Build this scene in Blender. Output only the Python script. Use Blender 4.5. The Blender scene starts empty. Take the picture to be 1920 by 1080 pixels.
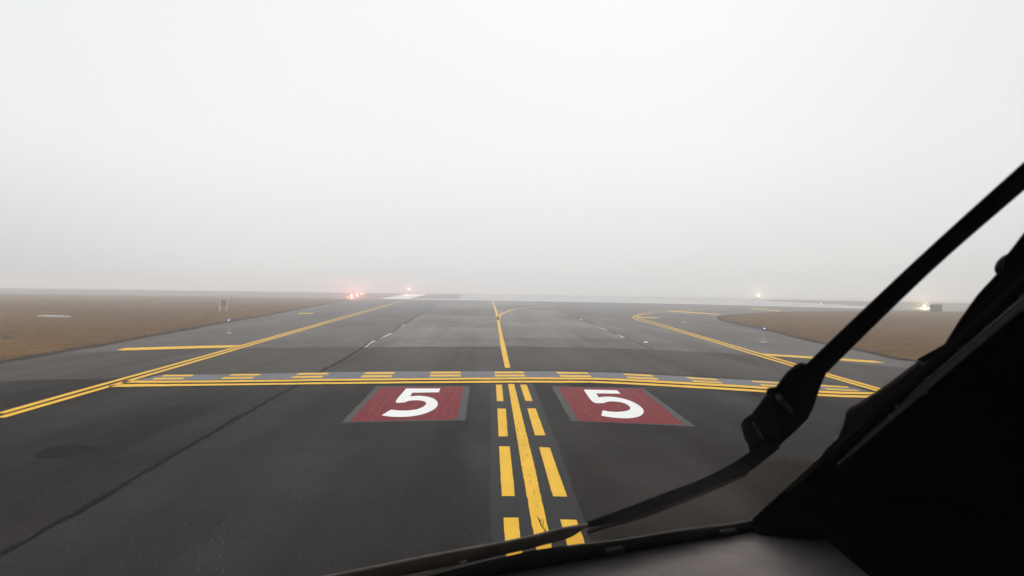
import bpy, bmesh, math, random
import numpy as np
from mathutils import Vector, Matrix, Euler

# ------------------------------------------------------------------ survey
# All coordinates are metres: x to the right, y along the taxiway, z up; pavement is z = 0.
D = {
 'hold_lines': [[[(-9.156,18.763),(-7.51,18.873),(-5.21,19.261),(-4.431,19.451),(-1.965,19.832),(0.62,20.231),(1.947,20.319),(3.272,20.282),(5.688,19.407),(7.149,18.739),(8.482,18.032),(9.686,17.904)],[(-8.995,18.329),(-7.36,18.498),(-5.112,18.901),(-4.344,19.073),(-1.927,19.46),(0.608,19.819),(1.908,19.902),(3.204,19.854),(5.557,18.958),(6.99,18.319),(8.29,17.623),(9.431,17.552)]],[[(-9.022,17.802),(-8.731,18.103),(-7.255,18.236),(-5.031,18.606),(-4.277,18.782),(-1.898,19.168),(0.599,19.527),(1.88,19.607),(3.155,19.548),(5.488,18.72),(6.89,18.056),(8.202,17.435),(9.245,17.324)],[(-8.904,17.522),(-8.487,17.6),(-7.115,17.886),(-4.943,18.28),(-4.196,18.429),(-1.861,18.799),(0.587,19.109),(1.842,19.196),(3.093,19.161),(5.36,18.283),(6.742,17.667),(8.023,17.053),(8.978,16.942)]]],
 'hold_dashes': [[(-8.7,20.06),(-7.964,20.175),(-7.876,19.788),(-8.624,19.675)],[(-8.654,19.366),(-7.925,19.474),(-7.866,19.123),(-8.581,19.008)],[(-7.034,20.385),(-6.262,20.505),(-6.223,20.128),(-6.998,20.011)],[(-6.995,19.671),(-6.227,19.796),(-6.188,19.433),(-6.957,19.312)],[(-5.318,20.8),(-4.506,20.927),(-4.469,20.51),(-5.309,20.371)],[(-5.264,20.037),(-4.497,20.178),(-4.461,19.79),(-5.255,19.652)],[(-3.516,21.166),(-2.708,21.296),(-2.694,20.837),(-3.508,20.712)],[(-3.48,20.38),(-2.682,20.5),(-2.656,20.064),(-3.463,19.947)],[(-1.694,21.459),(-0.834,21.581),(-0.819,21.126),(-1.683,21.008)],[(-1.651,20.707),(-0.806,20.808),(-0.791,20.373),(-1.644,20.262)],[(0.148,21.686),(1.014,21.766),(1.005,21.305),(0.148,21.214)],[(0.149,20.892),(1.004,20.981),(0.994,20.539),(0.15,20.441)],[(1.966,21.741),(2.899,21.77),(2.887,21.324),(1.978,21.297)],[(1.975,20.935),(2.865,20.934),(2.857,20.508),(1.986,20.51)],[(3.892,21.51),(4.685,21.213),(4.674,20.791),(3.909,21.091)],[(3.852,20.746),(4.66,20.46),(4.645,20.066),(3.861,20.343)],[(5.563,20.79),(6.314,20.386),(6.267,20.031),(5.543,20.397)],[(5.517,20.042),(6.234,19.7),(6.185,19.356),(5.499,19.676)],[(7.185,20.081),(7.949,19.696),(7.902,19.365),(7.139,19.748)],[(7.118,19.294),(7.849,18.959),(7.801,18.641),(7.074,18.965)],[(8.657,19.323),(9.333,19.005),(9.27,18.706),(8.58,18.992)],[(8.552,18.593),(9.218,18.298),(9.197,18.043),(8.512,18.328)]],
 'hold_band': [(-8.932,18.846),(-8.817,20.025),(-6.488,20.485),(-4.785,20.996),(-3.344,21.362),(0.192,21.833),(1.941,21.939),(3.925,21.694),(5.664,20.902),(7.238,20.23),(8.432,19.804),(9.405,18.81),(9.462,18.061),(8.519,18.112),(7.173,18.803),(5.708,19.476),(3.282,20.344),(0.621,20.269),(-1.97,19.88),(-4.439,19.485),(-7.527,18.916)],
 'centre_dashes': [[(0.17,18.731),(0.319,18.743),(0.311,15.945),(0.169,15.937)],[(0.167,14.931),(0.34,14.94),(0.316,12.088),(0.165,12.082)],[(0.162,11.31),(0.325,11.316),(0.316,8.574),(0.163,8.571)],[(0.169,7.76),(0.325,7.763),(0.314,6.078),(0.173,6.077)],[(0.785,18.778),(0.949,18.791),(0.946,16.015),(0.79,16.005)],[(0.779,14.991),(0.949,15.001),(0.94,12.201),(0.766,12.194)],[(0.773,11.27),(0.935,11.248),(0.924,8.564),(0.759,8.574)],[(0.759,7.709),(0.93,7.694),(0.924,5.971),(0.751,5.97)]],
 'centre_near': [(0.481,18.883),(0.635,18.895),(0.63,10.305),(0.609,7.188),(0.603,5.97),(0.456,5.969),(0.455,7.049),(0.456,10.3)],
 'centre_strip': [(0.025,18.945),(1.128,19.009),(1.058,10.883),(1.005,7.452),(0.977,5.971),(0.035,5.967),(0.033,7.276)],
 'centre_far': [[(0.408,170.514),(0.522,100.377),(0.554,69.769),(0.506,43.836),(0.46,31.557),(0.479,22.776)],[(0.693,170.778),(0.755,100.502),(0.777,69.849),(0.681,43.873),(0.666,31.588),(0.641,22.792)]],
 'branch_curve': [(0.649,60.289),(0.858,69.879),(1.125,75.028),(1.628,81.277),(2.88,93.429),(4.416,102.457),(6.979,112.712),(10.657,122.092),(16.071,130.008)],
 'edge_left': [[(-8.972,13.818),(-9.258,17.658),(-9.692,24.332),(-10.277,32.747),(-11.506,50.273),(-11.916,55.505),(-13.689,83.033),(-19.515,164.69)],[(-8.69,13.385),(-8.92,17.015),(-9.338,23.446),(-9.925,31.63),(-11.022,48.165),(-11.328,52.777),(-12.944,78.521),(-18.731,161.007)]],
 'edge_right_outer': [(39.815,123.246),(31.702,110.298),(23.582,98.05),(20.739,92.564),(17.636,84.347),(15.415,77.279),(13.716,70.37),(12.955,64.923),(12.604,60.24),(11.952,49.062),(11.292,39.627),(10.827,33.446),(10.54,30.311),(10.074,23.841),(9.903,21.265),(9.709,18.02),(9.497,14.617)],
 'edge_right_inner': [(39.226,121.42),(31.076,108.117),(24.052,96.474),(20.025,88.648),(16.942,81.022),(15.242,75.25),(14.282,71.275),(13.704,67.274),(13.402,62.852),(12.589,51.686),(11.775,41.324),(11.155,33.463),(10.933,30.854),(10.4,24.28),(10.184,21.836),(9.966,18.43),(9.76,15.023)],
 'bars': [[(-13.706,27.499),(-13.92,28.57),(-12.072,29.757),(-10.231,30.668),(-10.251,29.362),(-11.576,28.54),(-13.373,27.448)],[(10.821,29.314),(12.466,28.038),(14.048,26.583),(14.036,25.79),(13.626,25.784),(12.073,27.153),(10.78,28.294)],[(14.545,71.8),(15.364,71.216),(16.179,70.226),(15.775,68.47),(14.881,68.975),(14.188,69.285)],[(23.958,99.012),(25.601,92.356),(26.904,85.291),(25.952,82.656),(24.368,87.903),(23.035,94.053)],[(44.995,126.45),(42.631,107.124),(40.636,102.107),(42.81,119.314)],[(-18.286,70.607),(-17.086,72.115),(-16.683,69.792),(-17.589,68.485)]],
 'sign_a': {'border':[(-2.772,18.232),(-0.481,18.442),(-0.433,13.566),(-2.628,13.239)],'panel':[(-2.625,18.018),(-0.634,18.316),(-0.588,13.664),(-2.494,13.346)],'five':[(-1.998,17.826),(-1.183,17.885),(-1.173,17.221),(-1.774,17.113),(-1.764,16.519),(-1.586,16.624),(-1.386,16.512),(-1.218,16.219),(-1.104,15.761),(-1.065,15.352),(-1.077,14.909),(-1.161,14.464),(-1.303,14.109),(-1.471,13.912),(-1.66,13.848),(-1.851,13.882),(-2.027,14.006),(-1.939,14.676),(-1.749,14.577),(-1.576,14.61),(-1.442,14.74),(-1.349,15.021),(-1.312,15.418),(-1.362,15.746),(-1.475,15.924),(-1.616,15.944),(-1.724,15.851),(-1.778,15.637),(-1.98,15.723)]},
 'sign_b': {'border':[(1.563,18.517),(3.861,18.342),(3.705,13.131),(1.517,13.596)],'panel':[(1.698,18.412),(3.748,18.184),(3.546,13.301),(1.669,13.561)],'five':[(2.299,17.934),(3.109,17.883),(3.089,17.274),(2.515,17.285),(2.476,16.635),(2.64,16.755),(2.84,16.721),(3.02,16.453),(3.135,15.944),(3.167,15.353),(3.12,14.812),(3.0,14.362),(2.855,14.082),(2.686,13.929),(2.52,13.91),(2.343,13.99),(2.166,14.171),(2.29,14.817),(2.433,14.654),(2.615,14.663),(2.78,14.794),(2.893,15.051),(2.937,15.393),(2.916,15.761),(2.806,15.996),(2.661,16.045),(2.547,15.952),(2.455,15.776),(2.25,15.962)]},
 'crack_left': [(-4.274,6.613),(-4.272,6.828),(-4.273,7.028),(-4.286,7.336),(-4.299,7.648),(-4.297,7.797),(-4.323,8.022),(-4.344,8.491),(-4.375,9.069),(-4.407,9.592),(-4.401,10.15),(-4.465,10.603),(-4.465,11.102),(-4.474,11.649),(-4.484,12.164),(-4.548,12.824),(-4.636,13.526),(-4.639,13.903),(-4.597,14.293),(-4.664,16.003),(-4.707,18.155),(-4.824,21.033),(-4.863,23.688),(-4.969,26.192),(-5.133,29.963),(-5.271,31.824),(-5.382,33.346),(-5.335,35.395),(-5.399,40.834),(-5.856,48.165),(-6.442,64.269),(-8.321,112.669)],
 'crack_right': [(8.603,90.899),(8.198,76.578),(7.921,64.903),(7.565,54.047),(7.292,45.856),(7.248,42.266),(7.084,38.508),(7.018,35.595),(6.935,33.023),(6.805,30.731)],
 'crack_hold': [(-1.062,21.716),(0.194,21.978),(1.322,22.233),(2.62,22.297),(3.873,22.032),(4.906,21.615),(5.744,21.198),(7.222,20.524),(7.712,20.22),(8.473,19.9)],
 'crack_band': [[(5.953,19.817),(6.359,20.086),(6.72,20.285),(6.682,19.643),(6.69,19.087)],[(3.661,21.726),(3.621,21.119),(3.73,20.865)],[(-5.167,20.157),(-4.063,20.379),(-3.227,20.62),(-2.352,20.723)]],
 'joint_near': [(-13.898,17.629),(-11.952,18.388),(-11.408,18.755),(-9.885,19.103),(-8.838,20.073),(-6.496,20.51),(-3.35,21.403),(0.193,21.876),(1.945,21.983),(3.935,21.751),(5.678,20.955),(7.256,20.28),(8.447,19.84),(9.432,18.864),(10.3,17.927),(11.634,16.055)],
 'joint_mid': [(-17.282,24.008),(-12.324,27.957),(-9.485,28.991),(-5.189,30.29),(0.491,31.472),(3.671,31.345),(6.805,30.731),(10.045,28.581),(11.279,27.472),(12.74,25.498),(14.718,22.676)],
 'joint_far': [(-12.1,47.023),(-9.603,47.943),(-5.822,47.887),(0.038,48.476)],
 'lane': [(-5.144,30.156),(-5.301,35.17),(-5.357,40.74),(-5.789,47.895),(-6.36,63.912),(-8.244,112.718),(-9.006,156.94),(7.389,156.086),(8.938,111.646),(8.14,76.556),(7.835,64.388),(7.262,45.665),(7.067,38.418),(6.909,32.954),(6.807,30.843),(3.681,31.434),(0.492,31.562)],
 'panel_left': [(-9.306,29.663),(-12.032,46.759),(-9.562,47.737),(-5.83,47.673),(-5.414,40.728),(-5.348,35.316),(-5.256,31.733),(-5.203,30.373),(-8.777,29.305)],
 'panel_far': [(-5.723,47.629),(-6.323,63.545),(-7.79,105.497),(-8.224,143.358),(1.618,144.808),(0.857,70.621),(0.743,48.791)],
 'puddles': [[(-5.163,30.266),(-5.029,30.371),(-5.203,32.246),(-5.237,34.107),(-5.373,34.192),(-5.321,32.683),(-5.167,31.197)],[(-5.289,35.096),(-5.238,37.032),(-5.281,39.95),(-5.403,40.425),(-5.383,38.05)],[(-5.822,47.887),(-5.791,50.603),(-5.621,48.224)],[(7.553,53.958),(7.322,46.048),(7.339,45.318),(7.183,46.017)],[(7.224,41.949),(7.096,38.423),(6.912,38.652)],[(8.004,66.182),(7.899,62.303),(7.704,62.928)]],
 'stain': [(-6.337,10.445),(-6.437,10.782),(-6.451,10.997),(-6.362,11.148),(-6.189,11.23),(-5.908,11.145),(-5.664,11.005),(-5.667,10.807),(-5.753,10.7),(-5.81,10.494),(-5.898,10.328),(-6.089,10.322)],
 'grass_left_edge': [(-14.779,22.723),(-14.946,24.722),(-15.164,27.111),(-15.237,28.228),(-15.386,30.349),(-15.932,35.057),(-16.573,41.541),(-17.214,46.426),(-19.798,70.984),(-24.688,112.227),(-27.489,136.919)],
 'grass_right_edge': [(15.82,24.378),(15.592,26.271),(15.358,27.841),(16.063,32.701),(16.334,37.13),(17.694,44.752),(18.834,53.213),(19.672,60.918),(20.762,66.261),(21.852,70.458),(23.136,74.023),(24.691,77.365),(29.565,85.358),(35.681,93.65),(44.609,101.519)],
 'rw_edge': [(-26.884,180.278),(-20.04,183.541),(-7.346,183.074),(7.412,181.694),(22.555,177.333),(42.891,173.155),(50.324,161.505),(52.262,155.593),(61.068,146.146),(65.873,140.451)],
 'rw_bar': [(-27.458,184.305),(-20.969,192.04),(-47.149,574.952),(-58.795,524.144)],
 'stripe0': (-8.839,224.13),
 'stripe1': (81.447,179.349),
 'far_edge_r': (64.497,117.556),
 'things': {'tl_left':(-13.397,38.266),'tl_right':(13.532,36.099),'tl_far':(15.698,59.098),'speck':(7.424,34.931),'pad_a':(-32.512,54.52),'pad_b':(-30.106,53.361),'hole':(-20.778,32.339),'frame':(-26.254,73.337),'post':(-40.608,116.96),'box':(58.192,94.708),'red1':(-34.77,186,0.61),'red2':(-37.01,206,0.64),'red3':(-41.41,238,0.73),'red4':(-24.77,225,2.46),'red5':(-34.23,178,0.45),'amb1':(78.84,215,1.95),'amb2':(81.91,137,0.52),'white':(68.12,150,0.67)},
 'plane': {'P0':(0.37,1.008,-0.31),'a':(0,-0.345,0.22),'b':(-0.43,-0.2,0),'o':[-0.2426,0.5216,0.818]},
 'air': {'arm':[[(0.33,0.3788,2.506),(0.3159,0.4292,2.4697),(0.295,0.5151,2.4087),(0.2724,0.6345,2.3259)],[(0.3507,0.4025,2.4971),(0.3354,0.4555,2.4588),(0.3179,0.5295,2.4063),(0.3039,0.6569,2.321)]],'block':[(0.2519,0.7265,2.2563),(0.2513,0.7172,2.262),(0.2559,0.711,2.2673),(0.2557,0.6687,2.2943),(0.2512,0.6582,2.2996),(0.2542,0.6561,2.3019),(0.26,0.6585,2.3021),(0.2593,0.6366,2.3157),(0.2626,0.6235,2.3251),(0.2684,0.6215,2.3281),(0.286,0.6336,2.3257),(0.3013,0.6471,2.3215),(0.3048,0.6619,2.3132),(0.3104,0.6814,2.3024),(0.3251,0.7277,2.2772),(0.3315,0.754,2.2623),(0.3306,0.7798,2.2456),(0.3277,0.8028,2.2301),(0.3269,0.8229,2.217),(0.3241,0.8452,2.202),(0.3122,0.8418,2.2006),(0.294,0.8187,2.2099),(0.2812,0.7884,2.2255),(0.272,0.7722,2.2331)],'clip1':[(0.2562,0.6562,2.2999),(0.261,0.6561,2.3014),(0.2884,0.6974,2.2832),(0.2899,0.7047,2.279)],'clip2':[(0.2544,0.7081,2.2663),(0.2553,0.7065,2.2676),(0.2797,0.7489,2.2477),(0.2813,0.7562,2.2436)],'hose':[[(0.2957,0.7703,2.2365),(0.2838,0.7937,2.218),(0.2685,0.8205,2.1964),(0.2436,0.8422,2.1751),(0.2078,0.8528,2.1578),(0.1682,0.866,2.1376),(0.1338,0.8755,2.1213),(0.1162,0.8812,2.1125)],[(0.3208,0.8045,2.2221),(0.3114,0.8516,2.1893),(0.2983,0.8712,2.1729),(0.2582,0.8931,2.147),(0.2282,0.9034,2.1316),(0.1949,0.9135,2.1152),(0.1532,0.9107,2.1047),(0.1203,0.897,2.1036)]],'arm_highlight':[[(0.2924,0.8273,2.1893),(0.287,0.8381,2.1808),(0.2487,0.8604,2.1553),(0.2202,0.8715,2.1397),(0.1882,0.8824,2.1233),(0.148,0.8797,2.1131),(0.1192,0.8833,2.1022)],[(0.2971,0.837,2.1845),(0.2905,0.8463,2.1766),(0.2522,0.8702,2.1501),(0.2234,0.8815,2.1343),(0.1911,0.8927,2.1176),(0.1504,0.8899,2.1073),(0.1209,0.8911,2.0978)]],'retainer':[[(-0.2277,0.7371,2.0901),(-0.1887,0.7476,2.095),(-0.1487,0.7602,2.0988),(-0.1082,0.7731,2.1026),(-0.0502,0.7912,2.1083),(0.018,0.8173,2.1119),(0.0534,0.8261,2.1168),(0.0818,0.8297,2.1229),(0.1039,0.8387,2.1237),(0.1134,0.8417,2.1246)],[(-0.2426,0.7861,2.0545),(-0.2007,0.7962,2.0605),(-0.1583,0.8106,2.0639),(-0.108,0.8233,2.0707),(-0.0324,0.851,2.0754),(0.0293,0.8674,2.0833),(0.0609,0.8723,2.0895),(0.0953,0.8754,2.0978),(0.1084,0.8594,2.1119),(0.1153,0.8462,2.1223)]],'screw':(-0.028,0.8229,2.0959),'screw2':(-0.1617,0.7875,2.0788),'seal_in':[(-0.2353,0.7629,2.0568),(-0.1212,0.7948,2.0703),(-0.0554,0.8219,2.0725),(0.0528,0.8422,2.0917),(0.1672,0.9095,2.0827),(0.2461,0.9476,2.0818),(0.3367,1.0023,2.0738),(0.3811,1.0187,2.0765)],'seal_out':[(-0.2592,0.8413,1.9997),(-0.1317,0.8659,2.0218),(-0.0599,0.8932,2.0257),(0.0576,0.9148,2.0468),(0.1717,0.9753,2.042),(0.2862,1.026,2.0437),(0.3848,1.0856,2.0349),(0.455,1.1413,2.0202)],'corner':[(0.337,1.0098,2.0703),(0.361,1.019,2.0715),(0.3818,1.0206,2.0767),(0.3877,0.9917,2.0969),(0.3852,0.9297,2.1356),(0.3815,0.8672,2.1744),(0.3813,0.819,2.2051),(0.4645,0.8749,2.1941),(0.6368,1.2681,1.9945),(0.468,1.1739,2.0045),(0.3897,1.0994,2.0288)],'tabs':[[(0.1429,0.8976,2.0782),(0.1676,0.9112,2.0768),(0.1752,0.9373,2.0624),(0.1502,0.9257,2.0624)],[(0.311,0.9837,2.0731),(0.337,0.9986,2.0713),(0.3494,1.0242,2.0587),(0.3226,1.0109,2.0592)]],'slab':[(0.347,0.706,2.2731),(0.346,0.6945,2.2801),(0.3503,0.6928,2.2825),(0.3636,0.6613,2.3065),(0.3713,0.6248,2.3321),(0.3901,0.6418,2.3268),(0.3998,0.7022,2.2912),(0.3978,0.7574,2.2554),(0.3997,0.7958,2.2315)],'slab_low':[(0.3559,0.7071,2.2751),(0.3842,0.7674,2.245),(0.3923,0.817,2.2158),(0.3946,0.8779,2.1776),(0.384,0.845,2.1954),(0.3766,0.8118,2.2144),(0.3765,0.7843,2.2319),(0.3604,0.7373,2.2571),(0.3478,0.7076,2.2723)],'park_bar':[(0.3798,0.6447,2.3292),(0.3944,0.6276,2.3445),(0.3808,0.5873,2.3661),(0.3704,0.5506,2.3864),(0.3693,0.5418,2.3918),(0.368,0.5301,2.3988),(0.366,0.515,2.4078),(0.3578,0.5021,2.4137),(0.3558,0.4926,2.4191),(0.3522,0.4777,2.4275),(0.3428,0.4302,2.4551),(0.369,0.446,2.4527),(0.3948,0.5297,2.407),(0.3979,0.5693,2.3827),(0.4103,0.6115,2.3595),(0.4187,0.6529,2.3355),(0.4181,0.6819,2.3169)],'tint':[(-0.2379,0.7712,2.0531),(-0.2218,0.7184,2.0916),(-0.1028,0.7342,2.1168),(0.0172,0.7782,2.1243),(0.0781,0.792,2.1336),(0.1159,0.8198,2.1271),(0.1758,0.8241,2.1421),(0.2329,0.8057,2.1708),(0.2799,0.7665,2.2097),(0.3117,0.7699,2.217),(0.3676,0.8182,2.2028),(0.3832,0.8323,2.1984),(0.3836,0.872,2.1732),(0.3873,0.9348,2.1343),(0.3898,0.9971,2.0953),(0.3858,1.0313,2.0723),(0.3404,1.0133,2.0703),(0.2488,0.958,2.0784),(0.169,0.9194,2.0793),(0.0534,0.8514,2.0884),(-0.056,0.8309,2.069)],'knob':(0.3777,0.5266,2.4137),'highlight':(0.3698,0.6438,2.3122)},
}

EYE = Vector((0, 0, 2.39))
S = bpy.context.scene
C = S.collection
rnd = random.Random(7)

# ------------------------------------------------------------------ helpers
def link(o, parent=None):
    C.objects.link(o)
    if parent is not None:
        o.parent = parent
    return o

def mesh_obj(name, verts, faces, mat, parent=None, smooth=False):
    me = bpy.data.meshes.new(name)
    org = Vector(parent_origin(parent))
    me.from_pydata([tuple(Vector(v) - org) for v in verts], [], faces)
    me.validate(); me.update()
    if mat: me.materials.append(mat)
    if smooth:
        for p in me.polygons: p.use_smooth = True
    return link(bpy.data.objects.new(name, me), parent)

def parent_origin(p):
    v = Vector((0, 0, 0))
    while p is not None:
        v += p.location; p = p.parent
    return v

def bm_obj(name, bm, mat, parent=None, smooth=False):
    bmesh.ops.recalc_face_normals(bm, faces=bm.faces)
    org = parent_origin(parent)
    bmesh.ops.translate(bm, verts=bm.verts, vec=-org)
    me = bpy.data.meshes.new(name); bm.to_mesh(me); bm.free()
    if mat: me.materials.append(mat)
    if smooth:
        for p in me.polygons: p.use_smooth = True
    return link(bpy.data.objects.new(name, me), parent)

def empty(name, label, cat, loc=(0, 0, 0), group=None):
    o = bpy.data.objects.new(name, None); o.empty_display_size = .2
    o.location = loc; link(o)
    return tag(o, label, cat, group)

def tag(o, label, cat=None, group=None):
    o['label'] = label
    if cat: o['category'] = cat
    if group: o['group'] = group
    return o

def structure(o, label, cat):
    o['kind'] = 'structure'
    return tag(o, label, cat)

def sheet(name, pts, z, mat, parent=None):
    return mesh_obj(name, [(p[0], p[1], z) for p in pts], [list(range(len(pts)))], mat, parent)

def ribbon(name, A, B, z, mat, parent=None):
    n = len(A); v = [(p[0], p[1], z) for p in A] + [(p[0], p[1], z) for p in B]
    return mesh_obj(name, v, [(i, i + 1, n + i + 1, n + i) for i in range(n - 1)], mat, parent)

def offset_line(P, w):
    P = [Vector((p[0], p[1])) for p in P]; A, B = [], []
    for i, p in enumerate(P):
        t = (P[min(i + 1, len(P) - 1)] - P[max(i - 1, 0)]).normalized()
        nrm = Vector((-t.y, t.x)); ww = w[i] if isinstance(w, (list, tuple)) else w
        A.append(p + nrm * ww / 2); B.append(p - nrm * ww / 2)
    return A, B

def smooth_line(P, k=4):
    P = [Vector(p) for p in P]; out = []
    for i in range(len(P) - 1):
        p0, p1, p2, p3 = P[max(i - 1, 0)], P[i], P[i + 1], P[min(i + 2, len(P) - 1)]
        for j in range(k):
            t = j / k
            out.append(.5 * ((2 * p1) + (p2 - p0) * t + (2 * p0 - 5 * p1 + 4 * p2 - p3) * t * t + (3 * p1 - p0 - 3 * p2 + p3) * t ** 3))
    out.append(P[-1]); return out

def line(name, P, w, z, mat, parent=None, k=4):
    A, B = offset_line(smooth_line(P, k), w)
    return ribbon(name, A, B, z, mat, parent)

def ragged(P, step, amp, rr):
    """a line broken into short steps that wander a little, as a crack does"""
    out = []; P = [Vector((p[0], p[1])) for p in P]
    for a, b in zip(P, P[1:]):
        n = max(1, int((b - a).length / step)); t = (b - a).normalized(); nr = Vector((-t.y, t.x))
        for i in range(n):
            out.append(a + (b - a) * i / n + nr * rr.uniform(-amp, amp))
    out.append(P[-1]); return out

def add_box(bm, c, s, rot=None, bevel=0):
    r = bmesh.ops.create_cube(bm, size=1)
    M = Matrix.Translation(Vector(c)) @ (rot.to_4x4() if rot else Matrix()) @ Matrix.Diagonal((*s, 1))
    bmesh.ops.transform(bm, matrix=M, verts=r['verts'])
    if bevel:
        es = list({e for v in r['verts'] for e in v.link_edges})
        bmesh.ops.bevel(bm, geom=es, offset=bevel, segments=2, affect='EDGES')

def add_lathe(bm, prof, c=(0, 0, 0), n=20):
    rings = []
    for r, z in prof:
        rings.append([bm.verts.new((c[0] + r * math.cos(2 * math.pi * i / n), c[1] + r * math.sin(2 * math.pi * i / n), c[2] + z)) for i in range(n)])
    for A, B in zip(rings, rings[1:]):
        for i in range(n):
            bm.faces.new((A[i], A[(i + 1) % n], B[(i + 1) % n], B[i]))
    bm.faces.new(rings[0][::-1]); bm.faces.new(rings[-1])

def slab(name, pts, nrm, th, mat, parent=None, bevel=0.0, smooth=False):
    """an outline in space given a thickness along nrm, with rounded edges"""
    nrm = Vector(nrm).normalized() * th
    bm = bmesh.new()
    A = [bm.verts.new(Vector(p)) for p in pts]; B = [bm.verts.new(Vector(p) + nrm) for p in pts]
    fa = bm.faces.new(A); fb = bm.faces.new(B[::-1]); n = len(A)
    for i in range(n): bm.faces.new((A[i], B[i], B[(i + 1) % n], A[(i + 1) % n]))
    bmesh.ops.recalc_face_normals(bm, faces=bm.faces)
    if bevel:
        es = [e for e in bm.edges if (e in fa.edges) or (e in fb.edges)]
        bmesh.ops.bevel(bm, geom=es, offset=bevel, segments=3, affect='EDGES', clamp_overlap=True)
    bmesh.ops.triangulate(bm, faces=[f for f in bm.faces if len(f.verts) > 4])
    return bm_obj(name, bm, mat, parent, smooth)

def sweep(name, A, B, nrm, th, mat, parent=None, k=4, power=2.6, m=14):
    """a bar between two edge lines: a rounded section th thick, centred on them"""
    A = smooth_line(A, k); B = smooth_line(B, k); nrm = Vector(nrm).normalized()
    bm = bmesh.new(); rings = []
    for a, b in zip(A, B):
        c = (a + b) / 2; h = (b - a) / 2; ring = []
        for i in range(m):
            t = 2 * math.pi * i / m; cx, sx = math.cos(t), math.sin(t)
            f = lambda q: math.copysign(abs(q) ** (2 / power), q)
            ring.append(bm.verts.new(c + h * f(cx) + nrm * th / 2 * f(sx)))
        rings.append(ring)
    for R1, R2 in zip(rings, rings[1:]):
        for i in range(m): bm.faces.new((R1[i], R1[(i + 1) % m], R2[(i + 1) % m], R2[i]))
    bm.faces.new(rings[0]); bm.faces.new(rings[-1])
    return bm_obj(name, bm, mat, parent, True)

# ------------------------------------------------------------------ materials
class NT:
    def __init__(s, name):
        s.m = bpy.data.materials.new(name); s.m.use_nodes = True
        s.t = s.m.node_tree; s.n = s.t.nodes; s.l = s.t.links
        s.b = s.n['Principled BSDF']; s.co = s.n.new('ShaderNodeTexCoord')
    def noise(s, scale, detail=3, rough=.55, stretch=None):
        v = s.co.outputs['Object']
        if stretch:
            mp = s.n.new('ShaderNodeMapping'); mp.inputs['Scale'].default_value = stretch
            s.l.new(v, mp.inputs[0]); v = mp.outputs[0]
        q = s.n.new('ShaderNodeTexNoise'); q.inputs['Scale'].default_value = scale
        q.inputs['Detail'].default_value = detail; q.inputs['Roughness'].default_value = rough
        s.l.new(v, q.inputs['Vector']); return q.outputs['Fac']
    def ramp(s, x, a, b, lo=0., hi=1.):
        q = s.n.new('ShaderNodeMapRange'); q.inputs[1].default_value = a; q.inputs[2].default_value = b
        q.inputs[3].default_value = lo; q.inputs[4].default_value = hi
        s.l.new(x, q.inputs[0]); return q.outputs[0]
    def mix(s, f, a, b, mode='MIX'):
        q = s.n.new('ShaderNodeMix'); q.data_type = 'RGBA'; q.blend_type = mode
        for i, x in ((0, f), (6, a), (7, b)):
            if isinstance(x, (int, float)): q.inputs[i].default_value = x
            elif isinstance(x, tuple): q.inputs[i].default_value = (*x, 1)
            else: s.l.new(x, q.inputs[i])
        return q.outputs[2]
    def math(s, op, a, b):
        q = s.n.new('ShaderNodeMath'); q.operation = op
        for i, x in ((0, a), (1, b)):
            if isinstance(x, (int, float)): q.inputs[i].default_value = x
            else: s.l.new(x, q.inputs[i])
        return q.outputs[0]
    def bump(s, h, strength, dist):
        q = s.n.new('ShaderNodeBump'); q.inputs['Strength'].default_value = strength; q.inputs['Distance'].default_value = dist
        s.l.new(h, q.inputs['Height']); s.l.new(q.outputs[0], s.b.inputs['Normal'])
    def set(s, k, v):
        if isinstance(v, (int, float)): s.b.inputs[k].default_value = v
        elif isinstance(v, tuple): s.b.inputs[k].default_value = (*v, 1)
        else: s.l.new(v, s.b.inputs[k])
        return s

def asphalt(name, col, rough=(.5, .75), spec=.3, warm=1.0, mott=.38):
    k = NT(name)
    big = k.noise(.14, 5, .62); mid = k.noise(.8, 5, .65); lane = k.noise(.5, 3, .5, (1.4, .05, 1)); fine = k.noise(55, 2, .7)
    c = tuple(col)
    x = k.mix(k.ramp(big, .3, .7), tuple(q * (1 - mott) for q in c), tuple(q * (1 + mott) for q in c))
    x = k.mix(k.ramp(mid, .35, .75, 0, .5), x, tuple(q * .72 for q in c))
    x = k.mix(k.ramp(lane, .45, .7, 0, .55), x, (c[0] * 1.35 * warm, c[1] * 1.27, c[2] * 1.2))
    x = k.mix(k.ramp(fine, .3, .7, .0, .55), x, tuple(q * 1.9 for q in c))
    sp = k.noise(48, 1, .5); sp2 = k.noise(95, 1, .5)
    x = k.mix(k.ramp(sp, .72, .75, 0, .75), x, (.30, .28, .24))
    x = k.mix(k.ramp(sp2, .70, .76, 0, .5), x, tuple(q * 4 for q in c))
    drip = k.noise(3.1, 2, .4)
    x = k.mix(k.ramp(drip, .74, .8, 0, .6), x, tuple(q * .35 for q in c))
    track = k.noise(.7, 4, .55, (1.9, .03, 1))
    x = k.mix(k.ramp(track, .5, .68, 0, .6), x, tuple(q * .45 for q in c))
    damp = k.noise(.42, 6, .62, (1, .2, 1))
    k.set('Base Color', x); k.set('Specular IOR Level', k.ramp(damp, .42, .68, spec * .5, spec * 1.6 + .022))
    k.set('Roughness', k.ramp(k.math('ADD', k.math('MULTIPLY', mid, .4), k.math('MULTIPLY', lane, .6)), .35, .65, *rough))
    k.bump(k.math('ADD', fine, k.math('MULTIPLY', mid, .6)), .35, .006)
    return k.m

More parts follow.
